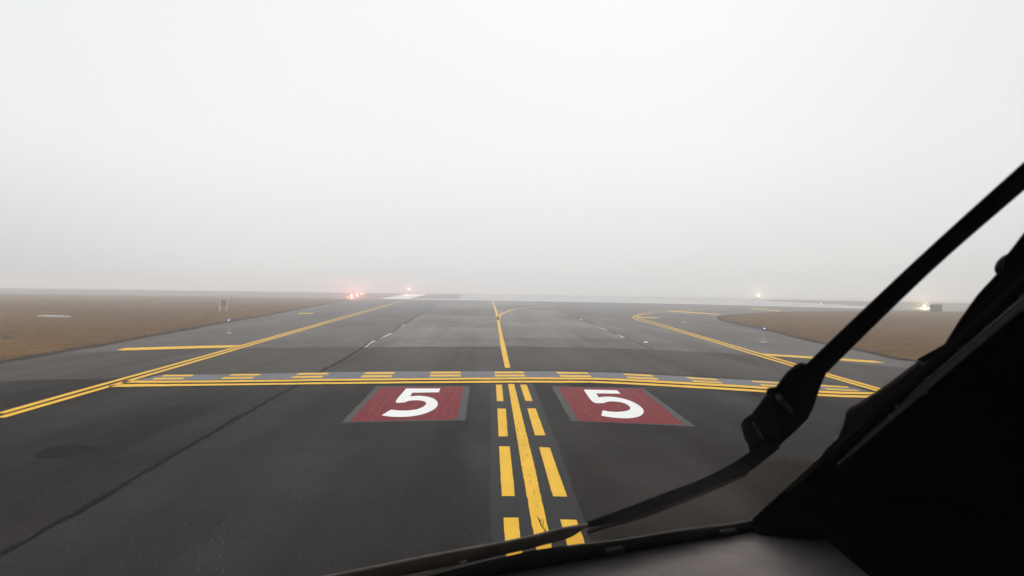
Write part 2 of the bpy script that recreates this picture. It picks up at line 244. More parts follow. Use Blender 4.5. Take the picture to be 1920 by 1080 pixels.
def paint(name, col, wear=(.68, .74), under=(.02, .02, .02), rough=.85, dirt=.3, streak=None, spec=.05):
    k = NT(name)
    a = k.noise(9, 6, .7); b = k.noise(1.2, 4, .6); f = k.noise(80, 2, .6)
    tyre = k.noise(3.0, 4, .6, (2.5, .22, 1))
    x = k.mix(k.ramp(b, .35, .75, 0, dirt), col, tuple(q * .62 for q in col))
    x = k.mix(k.ramp(k.noise(26, 4, .65), .4, .7, 0, .25), x, tuple(min(1, q * .75) for q in col))
    x = k.mix(k.ramp(tyre, .52, .72, 0, dirt * .8), x, tuple(q * .5 for q in col))
    if streak:
        st = k.noise(4.5, 5, .62, (3.4, .13, 1))
        x = k.mix(k.ramp(st, .48, .66, 0, .7), x, streak)
        st2 = k.noise(4.0, 3, .6, (3.6, .12, 1))
        x = k.mix(k.ramp(st2, .55, .7, 0, .7), x, tuple(q * .62 for q in col))
    x = k.mix(k.ramp(a, wear[0], wear[1]), x, under)
    k.set('Base Color', x); k.set('Roughness', max(rough,.8)); k.set('Specular IOR Level', spec)
    k.bump(f, .25, .003)
    return k.m

def plain(name, col, rough=.5, metal=0., spec=.4, noise=.25, scale=30, bump=.0):
    k = NT(name); a = k.noise(scale, 4, .6)
    k.set('Base Color', k.mix(k.ramp(a, .3, .7), tuple(q * (1 - noise) for q in col), tuple(min(1, q * (1 + noise)) for q in col)))
    k.set('Roughness', k.ramp(k.noise(scale * .6, 3), .3, .7, max(.02, rough - .08), min(1, rough + .08))); k.set('Metallic', metal); k.set('Specular IOR Level', spec)
    if bump: k.bump(k.noise(scale * 6, 3), bump, .002)
    return k.m

def glow(name, col, strength):
    k = NT(name); k.set('Base Color', col); k.set('Emission Color', col); k.set('Emission Strength', strength); k.set('Roughness', .3)
    return k.m

M = {}
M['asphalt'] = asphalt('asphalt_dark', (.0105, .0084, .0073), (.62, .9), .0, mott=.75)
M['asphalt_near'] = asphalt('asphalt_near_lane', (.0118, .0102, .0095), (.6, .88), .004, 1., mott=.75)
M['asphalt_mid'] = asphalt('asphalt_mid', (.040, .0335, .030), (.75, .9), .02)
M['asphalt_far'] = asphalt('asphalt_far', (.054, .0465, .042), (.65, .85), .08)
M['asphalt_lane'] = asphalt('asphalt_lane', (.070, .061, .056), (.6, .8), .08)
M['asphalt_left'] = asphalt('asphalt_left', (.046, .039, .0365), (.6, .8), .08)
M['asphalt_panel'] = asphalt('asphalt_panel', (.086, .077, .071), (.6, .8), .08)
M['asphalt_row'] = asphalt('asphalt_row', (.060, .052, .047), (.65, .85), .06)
M['runway'] = asphalt('runway_surface', (.12, .114, .106), (.7, .85), .03)
M['black_paint'] = paint('black_paint', (.0165, .0172, .0188), (.72, .8), (.018, .017, .017), .55, .3)
M['grey_paint'] = paint('grey_blackout_paint', (.155, .160, .172), (.62, .74), (.07, .068, .066), .6, .5)
M['border_paint'] = paint('border_paint', (.058, .060, .064), (.66, .74), (.025, .024, .024), .55, .35)
M['yellow'] = paint('yellow_paint', (.85, .49, .04), (.68, .75), (.06, .045, .03), .5, .38)
M['yellow_old'] = paint('yellow_paint_worn', (.85, .49, .04), (.70, .75), (.03, .025, .02), .5, .4)
M['white'] = paint('white_paint', (.86, .86, .84), (.73, .76), (.3, .3, .28), .5, .12)
M['runway_white'] = paint('runway_white_paint', (.80, .80, .80), (.7, .8), (.4, .4, .4), .5, .1)
M['red'] = paint('red_paint', (.165, .001, .007), (.74, .8), (.08, .02, .02), .5, .25, (.27, .022, .034))
M['tar'] = plain('crack_filler', (.0012, .0012, .0012), .95, 0, .0)
M['stain'] = plain('oil_stain', (.0035, .0035, .0035), .9, 0, .0, .35, 2)
k = NT('standing_water'); k.set('Base Color', (.03, .03, .03)); k.set('Roughness', .06); k.set('Specular IOR Level', .6); k.bump(k.noise(3, 2), .04, .01); M['water'] = k.m

def grass_mat(name, a, b, c):
    k = NT(name)
    geo = k.n.new('ShaderNodeNewGeometry')
    n1 = k.noise(.06, 5, .62, (1, .55, 1)); n2 = k.noise(1.4, 5, .7); n3 = k.noise(.5, 5, .65, (.22, 2.2, 1))
    x = k.mix(k.ramp(n1, .36, .62), a, b)
    x = k.mix(k.ramp(n2, .4, .66, 0, .4), x, c)
    x = k.mix(k.ramp(n3, .44, .64, 0, .8), x, tuple(q * .45 for q in a))
    n4 = k.noise(.8, 5, .7, (.18, 2.6, 1)); x = k.mix(k.ramp(n4, .5, .7, 0, .6), x, tuple(q * 1.35 for q in b))
    x = k.mix(k.ramp(geo.outputs['Random Per Island'], 0, 1, 0, .22), x, tuple(min(1, q * 1.7) for q in b))
    k.set('Base Color', x); k.set('Roughness', 1.); k.set('Specular IOR Level', .0)
    k.bump(k.math('ADD', n2, k.noise(22, 4, .7)), .15, .03)
    return k.m
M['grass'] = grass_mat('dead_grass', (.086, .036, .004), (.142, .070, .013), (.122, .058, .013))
M['far_grass'] = grass_mat('fog_paled_grass', (.22, .185, .14), (.30, .26, .20), (.25, .21, .16))  # far field paled in its colour to soften the horizon like fog
M['soil'] = plain('turf_edge_soil', (.022, .013, .008), .95, 0, .05, .5, 6, .5)
M['concrete'] = plain('pale_concrete', (.55, .54, .52), .8, 0, .2, .15, 5, .3)
M['galv'] = plain('galvanised_steel', (.55, .54, .52), .45, .6, .5, .15, 20)
M['white_metal'] = plain('white_painted_metal', (.75, .75, .73), .4, 0, .4, .08, 10)
M['stand'] = plain('dark_weathered_stand', (.03, .03, .03), .9, 0, .0, .2, 12)
M['pale_metal'] = plain('pale_weathered_metal', (.42, .40, .37), .7, 0, .1, .15, 12)
M['dark_metal'] = plain('dark_painted_metal', (.06, .06, .045), .55, 0, .3, .2, 6)
M['grey_metal'] = plain('grey_painted_metal', (.12, .115, .11), .6, 0, .3, .2, 6)
M['stone'] = plain('dark_stone', (.05, .045, .04), .9, 0, .1, .4, 8, .4)
M['blue_lens'] = NT('blue_lens').set('Base Color', (.02, .07, .35)).set('Roughness', .1).m
M['blue_lit'] = glow('blue_lamp', (.35, .55, 1.0), 3)
M['red_lit'] = glow('red_lamp', (1.0, .20, .14), 22)
M['red_dim'] = glow('red_lamp_dim', (1.0, .20, .14), 9)
M['red_faint'] = glow('red_lamp_faint', (1.0, .3, .25), 7)
M['amber_lit'] = glow('warm_lamp', (1.0, .70, .36), 90)
M['white_lit'] = glow('white_lamp', (1.0, .97, .9), 1.6)
# aircraft
M['black'] = plain('black_trim', (.0010, .00095, .0009), .9, 0, .0, .3, 40)
M['post'] = plain('post_trim', (.004, .0042, .0046), .24, 0, 1.0, .2, 40)
M['rubber'] = plain('black_rubber', (.0035, .0033, .0032), .6, 0, .2, .3, 60)
M['wiper'] = plain('wiper_black_paint', (.0022, .0022, .0026), .65, 0, .05, .25, 80, .1)
M['wiper_edge'] = plain('wiper_grey_metal', (.022, .022, .022), .4, .3, .4, .25, 80)
M['hose'] = plain('hose_rubber', (.0022, .0024, .0027), .7, 0, .04, .3, 60)
M['retainer'] = plain('retainer_paint', (.15, .128, .115), .7, 0, .05, .3, 25, .1)
M['slab'] = plain('post_flange', (.05, .038, .038), .7, 0, .1, .25, 30)
M['glare'] = plain('glareshield_cover', (.185, .168, .168), .95, 0, .05, .12, 25, .25)
M['piping'] = plain('hood_edge_roll', (.07, .06, .06), .9, 0, .05, .15, 25)
M['clip'] = plain('clip_plastic', (.035, .035, .045), .5, 0, .3)
M['cabin'] = plain('cabin_lining', (.012, .0115, .011), .85, 0, .1)
M['skin'] = plain('white_fuselage_paint', (.7, .7, .7), .3, 0, .5, .05, 4)
M['tyre'] = plain('tyre_rubber', (.02, .02, .02), .8, 0, .2)

def glass(name, tint, refl=1.0):
    m = bpy.data.materials.new(name); m.use_nodes = True; t = m.node_tree; t.nodes.clear()
    out = t.nodes.new('ShaderNodeOutputMaterial'); tr = t.nodes.new('ShaderNodeBsdfTransparent'); gl = t.nodes.new('ShaderNodeBsdfGlossy')
    lw = t.nodes.new('ShaderNodeLayerWeight'); lw.inputs['Blend'].default_value = .5; fr = t.nodes.new('ShaderNodeMath'); fr.operation = 'POWER'; fr.inputs[1].default_value = 4.5; t.links.new(lw.outputs['Facing'], fr.inputs[0]); mx = t.nodes.new('ShaderNodeMixShader'); mu = t.nodes.new('ShaderNodeMath'); mu.operation = 'MULTIPLY'
    co = t.nodes.new('ShaderNodeTexCoord'); nz = t.nodes.new('ShaderNodeTexNoise'); nz.inputs['Scale'].default_value = 7
    mp = t.nodes.new('ShaderNodeMapRange'); mp.inputs[3].default_value = .96; mp.inputs[4].default_value = 1.0
    mc = t.nodes.new('ShaderNodeMix'); mc.data_type = 'RGBA'; mc.blend_type = 'MULTIPLY'; mc.inputs[0].default_value = 1
    t.links.new(co.outputs['Object'], nz.inputs['Vector']); t.links.new(nz.outputs['Fac'], mp.inputs[0])
    mc.inputs[6].default_value = (*tint, 1); t.links.new(mp.outputs[0], mc.inputs[7]); t.links.new(mc.outputs[2], tr.inputs['Color'])
    gl.inputs['Roughness'].default_value = .02; mu.inputs[1].default_value = refl
    t.links.new(fr.outputs[0], mu.inputs[0]); t.links.new(mu.outputs[0], mx.inputs[0]); t.links.new(tr.outputs[0], mx.inputs[1]); t.links.new(gl.outputs[0], mx.inputs[2]); t.links.new(mx.outputs[0], out.inputs['Surface'])
    return m
M['glass'] = glass('windscreen_glass', (.985, .985, .98), .2)
M['tint'] = glass('windscreen_reflection_tint', (.93, .885, .84), .1)  # brown cast of the reflected glareshield, put into the glass colour

# ------------------------------------------------------------------ setting
EDGE = [(-400, 205), (-120, 192), (-60, 186.5), (-27, 182.8), (7, 180.4), (25, 175.5), (43, 166.5), (55, 155), (66, 141.5), (78, 128), (100, 112), (140, 92), (260, 40)]
def edge_y(x):
    for (x0, y0), (x1, y1) in zip(EDGE, EDGE[1:]):
        if x <= x1: return y0 + (y1 - y0) * (x - x0) / (x1 - x0)
    return EDGE[-1][1]
RISE = .0164
def rw(x, s, z=0.):                                   # a point on the runway, s metres across it from its near edge
    return (x, edge_y(x) + s, RISE * max(0, s) + z)

R0 = 2600
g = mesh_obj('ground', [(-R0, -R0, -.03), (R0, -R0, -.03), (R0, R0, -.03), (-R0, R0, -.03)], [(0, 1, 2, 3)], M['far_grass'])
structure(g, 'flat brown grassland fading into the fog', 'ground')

xs = [-60, -45, -27, -10, 7, 25, 43, 55, 66, 78, 100, 140, 160]
tx = sheet('taxiway', [(-60, -80), (160, -80)] + [(x, edge_y(x) + 2) for x in reversed(xs)], 0, M['asphalt'])
structure(tx, 'dark grey asphalt taxiway with yellow painted lines', 'taxiway')
# paving laid beyond the hold line: a paler, older surface in several panels
far_x = [140, 100, 78, 66, 55, 43, 25, 7, -10, -27, -45, -58]
mid_panel = D['joint_near'] + [(30, 10)] + [(150, 20)] + [(x, edge_y(x) + 1) for x in far_x] + [(-58, 60), (-50, 17)]
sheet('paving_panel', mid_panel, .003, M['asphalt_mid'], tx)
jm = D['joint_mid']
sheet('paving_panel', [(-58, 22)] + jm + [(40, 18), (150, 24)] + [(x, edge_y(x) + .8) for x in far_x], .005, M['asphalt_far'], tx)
def along(P, y):
    P = sorted(P, key=lambda p: p[1])
    for (x0, y0), (x1, y1) in zip(P, P[1:]):
        if y <= y1: return x0 + (x1 - x0) * (y - y0) / max(1e-6, y1 - y0)
    return P[-1][0]
LX = [(-5.14, 30), (-5.30, 35.2), (-5.36, 40.7), (-5.79, 47.9), (-6.36, 63.9), (-8.24, 112.7), (-9.0, 182)]
RX = [(6.81, 30), (6.91, 33), (7.07, 38.4), (7.26, 45.7), (7.84, 64.4), (8.14, 76.6), (8.94, 111.6), (9.2, 182)]
rows = [30.6, 36.2, 47.9, 57.5, 71, 96, 126, 178.5]
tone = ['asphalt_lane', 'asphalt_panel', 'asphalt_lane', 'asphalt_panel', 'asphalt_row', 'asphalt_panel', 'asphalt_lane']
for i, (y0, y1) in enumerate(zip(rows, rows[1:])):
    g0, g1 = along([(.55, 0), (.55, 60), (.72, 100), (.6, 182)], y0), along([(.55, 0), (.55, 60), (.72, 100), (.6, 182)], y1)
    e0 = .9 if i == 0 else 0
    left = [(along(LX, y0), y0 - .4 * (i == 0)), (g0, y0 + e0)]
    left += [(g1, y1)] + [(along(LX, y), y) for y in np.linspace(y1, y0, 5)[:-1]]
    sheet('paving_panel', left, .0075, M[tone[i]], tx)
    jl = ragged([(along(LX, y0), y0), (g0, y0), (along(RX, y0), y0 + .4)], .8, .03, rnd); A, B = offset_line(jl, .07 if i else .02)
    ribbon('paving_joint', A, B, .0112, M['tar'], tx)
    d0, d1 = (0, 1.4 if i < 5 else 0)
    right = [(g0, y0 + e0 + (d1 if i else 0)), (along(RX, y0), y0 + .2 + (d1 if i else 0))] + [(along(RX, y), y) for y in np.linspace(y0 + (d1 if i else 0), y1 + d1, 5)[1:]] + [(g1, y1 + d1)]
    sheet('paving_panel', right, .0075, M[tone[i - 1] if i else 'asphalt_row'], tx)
sheet('paving_panel', D['panel_left'], .0075, M['asphalt_left'], tx)
sheet('paving_panel', [(-12.5, 47.6), (-5.9, 47.9), (-6.3, 62), (-13, 60.5)], .0075, M['asphalt_row'], tx)
sheet('paving_panel', [(7.2, 43.5), (7.8, 62), (12.4, 58), (11.4, 41)], .0075, M['asphalt_left'], tx)
for P, w in ((D['joint_near'], .035), (D['joint_mid'], .05), (D['joint_far'], .05)):
    A, B = offset_line(ragged(smooth_line([Vector(p) for p in P], 4), 1.2, .02, rnd), w)
    ribbon('paving_joint', A, B, .0112, M['tar'], tx)

cl_ = [p for p in D['crack_left'] if p[1] < 17.5]
sheet('paving_panel', [(-4.27, -30)] + cl_ + [(-4.70, 18.0), (-3.3, 18.5), (.02, 18.9), (.02, -30)], .0018, M['asphalt_near'], tx)
# cracks sealed with tar
def crack(P, w0, w1, amp=.03, step=.35):
    Q = ragged(P, step, amp, rnd); n = len(Q)
    ws = [max(.008, (w0 + (w1 - w0) * i / n) * rnd.uniform(.5, 1.35)) for i in range(n)]
    A, B = offset_line(Q, ws)
    return ribbon('crack', A, B, .0125, M['tar'], tx)
crack(D['crack_left'], .075, .15, .03, .25)
crack([(x + .035, y) for x, y in D['crack_left'][5:9]], .015, .03)
crack([(x + .07, y) for x, y in D['crack_left'][15:19]], .02, .02)
crack([(x - .05, y) for x, y in D['crack_left'][9:14]], .012, .02)
crack(D['crack_right'], .12, .06, .06, .5)
crack(D['crack_hold'], .05, .07, .03, .3)
for P in D['crack_band']: crack(P, .03, .03, .03, .2)
for P in D['puddles']: sheet('puddle', P, .0135, M['water'], tx)
sheet('oil_stain', [tuple(p) for p in smooth_line([Vector(p) for p in D['stain'] + D['stain'][:1]], 4)][:-1], .003, M['stain'], tx)

# painted lines
def worn_edge(pts, step=.11, amp=.003):
    out = []; P = [Vector((p[0], p[1])) for p in pts]
    for a, b in zip(P, P[1:] + P[:1]):
        n_ = max(1, int((b - a).length / step)); t_ = (b - a).normalized(); nr = Vector((-t_.y, t_.x))
        out.append(a)
        for i in range(1, n_): out.append(a + (b - a) * i / n_ + nr * rnd.gauss(0, amp * .6))
    return out
def line_edge(P, step, amp):
    Q = ragged(P, step, amp, rnd); return Q
sheet('hold_band', D['hold_band'], .0145, M['grey_paint'], tx)
for T_, B_ in D['hold_lines']: ribbon('hold_line', *[[p + Vector((0, rnd.gauss(0, .01))) for p in smooth_line([Vector(p) for p in Q_], 10)] for Q_ in (T_, B_)], .0165, M['yellow'], tx)
for q in D['hold_dashes']: sheet('hold_dash', worn_edge(q, .12, .008), .0165, M['yellow'], tx)
sheet('centre_backing', worn_edge(D['centre_strip'], .2, .012), .0040, M['black_paint'], tx)
for q in D['centre_dashes']: sheet('centre_dash', worn_edge(q), .0075, M['yellow'], tx)
sheet('centre_line', worn_edge(D['centre_near'], .09, .004), .0075, M['yellow_old'], tx)
ribbon('centre_line', smooth_line([Vector(p) for p in D['centre_far'][0]], 4), smooth_line([Vector(p) for p in D['centre_far'][1]], 4), .0165, M['yellow'], tx)
line('lead_off_line', D['branch_curve'], [.3] * 100, .0165, M['yellow'], tx, 5)
for P in D['edge_left']: line('edge_line', P, .17, .0165, M['yellow'], tx)
for P in (D['edge_right_outer'], D['edge_right_inner']): line('edge_line', P, .17, .0165, M['yellow'], tx, 5)
for P in D['bars']: sheet('shoulder_bar', P, .0180, M['yellow'], tx)
# tyre scuffs and flaked spots along the centre line
cl = D['centre_near']
for i in range(20):
    y = rnd.choice([rnd.uniform(15, 18.5), rnd.uniform(11.2, 13.6), rnd.uniform(9, 11.4), rnd.uniform(6.5, 9)])
    x = rnd.gauss(.575, .03) if y > 14 else rnd.gauss(.545, .03)
    x = min(max(x, .49), .615); L_ = rnd.uniform(.05, .32); w = rnd.uniform(.005, .017)
    P = [(x + rnd.uniform(-.015, .015) + .0 * j, y + L_ * j / 3) for j in range(4)]
    A, B = offset_line([Vector(p) for p in P], [w * .2, w, w * rnd.uniform(.4, 1.2), w * .2])
    ribbon('paint_scuff', A, B, .0092, M['tar'], tx)

# the two painted 5 panels
def five(P):
    corner = {0, 1, 2, 3, 4, 16, 17, 26, 27}; n = len(P); V = [Vector((p[0], p[1], 0)) for p in P]; out = []
    for i in range(n):
        p1, p2 = V[i], V[(i + 1) % n]
        if i in corner and (i + 1) % n in corner: out.append(p1); continue
        p0 = p1 * 2 - p2 if i in corner else V[i - 1]
        p3 = p2 * 2 - p1 if (i + 1) % n in corner else V[(i + 2) % n]
        for j in range(4):
            t = j / 4
            out.append(.5 * ((2 * p1) + (p2 - p0) * t + (2 * p0 - 5 * p1 + 4 * p2 - p3) * t * t + (3 * p1 - p0 - 3 * p2 + p3) * t ** 3))
    return out
for key, lab in (('sign_a', 'red painted panel with white 5, to the left of the yellow centre line'), ('sign_b', 'red painted panel with white 5, to the right of the yellow centre line')):
    d = D[key]; cx = sum(p[0] for p in d['border']) / 4; cy = sum(p[1] for p in d['border']) / 4
    e = empty('painted_sign', lab, 'painted sign', (cx, cy, 0), 'painted 5 panels before the hold line')
    sheet('border', worn_edge(d['border'], .15, .012), .0040, M['border_paint'], e)
    sheet('red_panel', worn_edge(d['panel'], .12, .012), .0060, M['red'], e)
    sheet('numeral', five(d['five']), .0085, M['white'], e)

# ------------------------------------------------------------------ runway
rx_ = [-400, -120, -60, -27, -10, 7, 25, 43, 55, 66, 78, 100, 140, 200]
ss = [-4, 0, 15, 30, 45, 60, 66]
v = [rw(x, s_, .008 - (.0 if s_ < 62 else .25)) for x in rx_ for s_ in ss]; nS = len(ss)
f = [(i * nS + j, (i + 1) * nS + j, (i + 1) * nS + j + 1, i * nS + j + 1) for i in range(len(rx_) - 1) for j in range(nS - 1)]
rwy = mesh_obj('runway', v, f, M['runway'])
structure(rwy, 'grey runway crossing in the fog with white threshold stripes', 'runway')
def rw_strip(name, x0, x1, s0, s1, mat, z=.02, skew=0.):
    n = max(2, int(abs(x1 - x0) / 6)); X = [x0 + (x1 - x0) * i / n for i in range(n + 1)]
    vv = [rw(x, s0, z) for x in X] + [rw(x, s1, z) for x in X]
    return mesh_obj(name, vv, [(i, i + 1, n + 2 + i, n + 1 + i) for i in range(n)], mat, rwy)
rw_strip('runway_edge_line', -27, 72, .2, 5.2, M['runway_white'])
rw_strip('runway_edge_line', 74, 150, .3, .9, M['runway_white'])
mesh_obj('threshold_bar', [rw(-27.2, 1.6, .02), rw(-20.4, 1.6, .02), rw(-20.4, 58, .02), rw(-27.2, 58, .02)], [(0, 1, 2, 3)], M['runway_white'], rwy)
for i in range(6):
    s0 = 9.6 + i * 8.6
    rw_strip('threshold_stripe', -8.5, 76 - i * 1.5, s0, s0 + 4.2, M['runway_white'])

# ------------------------------------------------------------------ grass verges
def verge(name, outline, n_edge, label, h=.07):
    """turf raised above the pavement; its first n_edge points run along the pavement and get a soil lip"""
    E = ragged(smooth_line([Vector(p) for p in outline[:n_edge]], 3), .5, .05, rnd)
    E = [e for e in E]
    body = E + [Vector(p) for p in outline[n_edge:]]
    o = mesh_obj(name, [(p.x, p.y, h) for p in body], [list(range(len(body)))], M['grass'])
    structure(o, label, 'grass verge')
    A, B = offset_line(E, .12)
    vv, ff = [], []
    cen = sum((Vector(p) for p in outline), Vector((0, 0))) / len(outline)
    for a_, b_, e_ in zip(A, B, E):
        out = a_ if (a_ - cen).length > (b_ - cen).length else b_
        out = e_ + (out - e_) * rnd.uniform(.5, 1.6)
        vv += [(e_.x, e_.y, h + .004), (out.x, out.y, .022)]
    for i in range(len(E) - 1): ff.append((2 * i, 2 * i + 1, 2 * i + 3, 2 * i + 2))
    mesh_obj('turf_lip', vv, ff, M['soil'], o)
    return E
le = [(-14.2, -80), (-14.4, 6)] + D['grass_left_edge'] + [(-31, 160), (-36, 170)]
left_outline = le + [(-60, edge_y(-60) - 6), (-120, edge_y(-120) - 6), (-400, 196), (-400, -80)]
EL = verge('grass_verge', left_outline, len(le), 'brown mown grass on the left of the taxiway')
re_ = [(15.9, -80), (15.9, 12)] + D['grass_right_edge'] + [(56, 108), (68, 112), (84, 107), (110, 92)]
right_outline = re_ + [(260, 30), (260, -80)]
ER = verge('grass_verge', right_outline, len(re_), 'brown mown grass tongue on the right of the taxiway')

def inside(px, py, poly):
    r = np.zeros(len(px), bool); n = len(poly)
    for i in range(n):
        x0, y0 = poly[i][0], poly[i][1]; x1, y1 = poly[i - 1][0], poly[i - 1][1]
        if y0 == y1: continue
        c = ((y0 > py) != (y1 > py)) & (px < (x1 - x0) * (py - y0) / (y1 - y0) + x0)
        r ^= c
    return r
def blades(name, poly, box, count, label, seed, edge):
    g_ = np.random.default_rng(seed)
    # more blades near the pavement edge and near the eye
    u = g_.random(count); y = box[2] + (box[3] - box[2]) * u ** 2.2
    x = g_.uniform(box[0], box[1], count)
    ex = np.array([p.x for p in edge]); ey = np.array([p.y for p in edge])
    ne = count // 4; idx = (g_.random(ne) ** 1.3 * (len(ex) - 1)).astype(int)
    keep = (ey[idx] > 5) & (ey[idx] < 120)
    side = np.sign(np.mean(x) - np.mean(ex))
    x = np.concatenate([x, (ex[idx] + g_.exponential(.12, ne) * side)[keep]]); y = np.concatenate([y, (ey[idx] + g_.normal(0, .3, ne))[keep]])
    k_ = inside(x, y, poly); x, y = x[k_], y[k_]; n = len(x)
    h = g_.uniform(.012, .04, n) * (1 + .8 * (g_.random(n) > .95)); w = g_.uniform(.012, .03, n) * np.clip(y / 28, 1, 3.5)
    th = g_.uniform(0, 2 * np.pi, n); lx, ly = g_.normal(0, .6, n) * h, g_.normal(0, .6, n) * h
    V = np.empty((n, 3, 3), np.float32)
    V[:, 0] = np.stack([x - np.cos(th) * w, y - np.sin(th) * w, np.full(n, .066)], 1)
    V[:, 1] = np.stack([x + np.cos(th) * w, y + np.sin(th) * w, np.full(n, .066)], 1)
    V[:, 2] = np.stack([x + lx, y + ly, .068 + h], 1)
    me = bpy.data.meshes.new(name); me.vertices.add(3 * n); me.loops.add(3 * n); me.polygons.add(n)
    me.vertices.foreach_set('co', V.ravel()); me.loops.foreach_set('vertex_index', np.arange(3 * n, dtype=np.int32))
    me.polygons.foreach_set('loop_start', np.arange(0, 3 * n, 3, dtype=np.int32)); me.update(calc_edges=True)
    me.materials.append(M['grass'])
    o = link(bpy.data.objects.new(name, me)); o['kind'] = 'stuff'; tag(o, label, 'grass'); return o
lp = [(p.x, p.y) for p in EL] + left_outline[len(le):]
rp = [(p.x, p.y) for p in ER] + right_outline[len(re_):]
blades('grass', lp, (-75, -14, 18, 120), 110000, 'short dead brown grass blades on the left verge', 3, EL)
blades('grass', rp, (15, 75, 22, 110), 110000, 'short dead brown grass blades on the right verge', 4, ER)

# ------------------------------------------------------------------ airfield fittings
def taxi_light(loc, label):
    e = empty('taxiway_light', label, 'taxiway light', (loc[0], loc[1], 0), 'blue taxiway edge lights'); x, y = loc
    bm = bmesh.new(); add_lathe(bm, [(.17, .008), (.17, .03), (.15, .04), (.05, .06)], (x, y, 0), 20); bm_obj('base_plate', bm, M['pale_metal'], e, False)
    bm = bmesh.new(); add_lathe(bm, [(.03, .045), (.03, .10), (.022, .11), (.024, .56), (.035, .57), (.035, .60)], (x, y, 0), 12); bm_obj('stem', bm, M['pale_metal'], e, True)
    bm = bmesh.new(); add_lathe(bm, [(.06, .60), (.072, .62), (.075, .70), (.066, .76), (.04, .79), (.012, .80)], (x, y, 0), 16); bm_obj('lens', bm, M['blue_lens'], e, True)
    bm = bmesh.new(); add_box(bm, (x - .004 * (1 if x > 0 else -1), y - .078, .70), (.06, .012, .05), None, .004); bm_obj('lamp', bm, M['blue_lit'], e)
T = D['things']
taxi_light(T['tl_left'], 'blue taxiway light standing beside the left grass verge')
taxi_light(T['tl_right'], 'blue taxiway light standing below the right grass tongue')
taxi_light(T['tl_far'], 'distant blue taxiway light inside the curve of the yellow lines')

def runway_light(loc, label, cat, group, mat, lensr, z0, power=0, col=(1, 1, 1)):
    x, y, z = loc; e = empty('runway_light', label, cat, (x, y, z0), group)
    bm = bmesh.new(); add_lathe(bm, [(.2, z0 + .01), (.2, z0 + .06), (.06, z0 + .08), (.06, z - lensr * 1.3)], (x, y, 0), 14); bm_obj('stand', bm, M['stand'], e, False)
    bm = bmesh.new(); add_lathe(bm, [(lensr * .9, z - lensr * 1.3), (lensr, z - lensr * .6), (lensr, z), (lensr * .87, z + lensr * .5), (lensr * .5, z + lensr * .87), (lensr * .1, z + lensr)], (x, y, 0), 14); bm_obj('lens', bm, mat, e, True)
    if power:
        L_ = bpy.data.lights.new('lamp_glow', 'POINT'); L_.energy = power; L_.color = col; L_.shadow_soft_size = lensr
        o = link(bpy.data.objects.new('lamp_glow', L_), e); o.location = (0, -lensr * 1.2, z - z0 + lensr * 1.4)
RG = 'red lights in the fog beside the runway'
runway_light(T['red1'], 'brightest red light glowing at the left end of the runway', 'runway light', RG, M['red_lit'], .22, 0, 6500, (1, .22, .16))
runway_light(T['red2'], 'middle red light of the row, dimmer than the one before it', 'runway light', RG, M['red_dim'], .2, .2, 2000, (1, .22, .16))
runway_light(T['red3'], 'far red light of the row, behind the brightest one', 'runway light', RG, M['red_dim'], .24, .3, 3000, (1, .22, .16))
runway_light(T['red4'], 'pale red light on a tall stand beyond the white threshold bar', 'runway light', RG, M['red_faint'], .16, .7, 2500, (1, .25, .2))
runway_light(T['red5'], 'small red light just before the brightest red one', 'runway light', RG, M['red_dim'], .13, 0)
WG = 'warm white runway lights on the far side'
runway_light(T['amb1'], 'warm light on a tall stand above the runway stripes', 'runway light', WG, M['amber_lit'], .18, .6, 4000, (1, .78, .5))
runway_light(T['amb2'], 'warm light shining beside the dark box sign', 'runway light', WG, M['amber_lit'], .15, 0, 4500, (1, .74, .42))
runway_light(T['white'], 'small white runway light near the end of the stripes', 'runway light', None, M['white_lit'], .14, .02)  # lens has a weak glow of its own

# dark box sign seen from behind
x, y = T['box']; e = empty('guidance_sign', 'dark boxy airfield sign seen from behind, on short legs in grass', 'sign', (x, y, .07))
bm = bmesh.new(); add_box(bm, (x, y, .86), (1.52, .28, .92), None, .02)
for i in range(7): add_box(bm, (x - .66 + .22 * i, y - .15, .86), (.025, .025, .86))
bm_obj('cabinet', bm, M['dark_metal'], e)
bm = bmesh.new(); add_box(bm, (x, y, 1.345), (1.58, .34, .05), None, .01); bm_obj('lid', bm, M['dark_metal'], e)
for dx in (-.55, 0, .55):
    bm = bmesh.new(); add_box(bm, (x + dx, y, .235), (.06, .06, .33)); add_box(bm, (x + dx, y, .08), (.2, .2, .02)); bm_obj('leg', bm, M['grey_metal'], e)
# small framed board on the left grass
x, y = T['frame']; e = empty('framed_board', 'small grey board in a pale metal frame on the left grass', 'board', (x, y, .07))
Rz = Matrix.Rotation(.5, 3, 'Z')
for dx in (-.32, .32):
    bm = bmesh.new(); add_box(bm, Vector((x, y, .60)) + Rz @ Vector((dx, 0, 0)), (.085, .07, 1.06), Rz); bm_obj('leg', bm, M['white_metal'] if dx < 0 else M['galv'], e)
bm = bmesh.new(); add_box(bm, (x, y, 1.16), (.82, .09, .11), Rz, .01); bm_obj('rail', bm, M['galv'], e)
bm = bmesh.new(); add_box(bm, (x, y, .80), (.56, .04, .6), Rz, .008); bm_obj('panel', bm, M['grey_metal'], e)
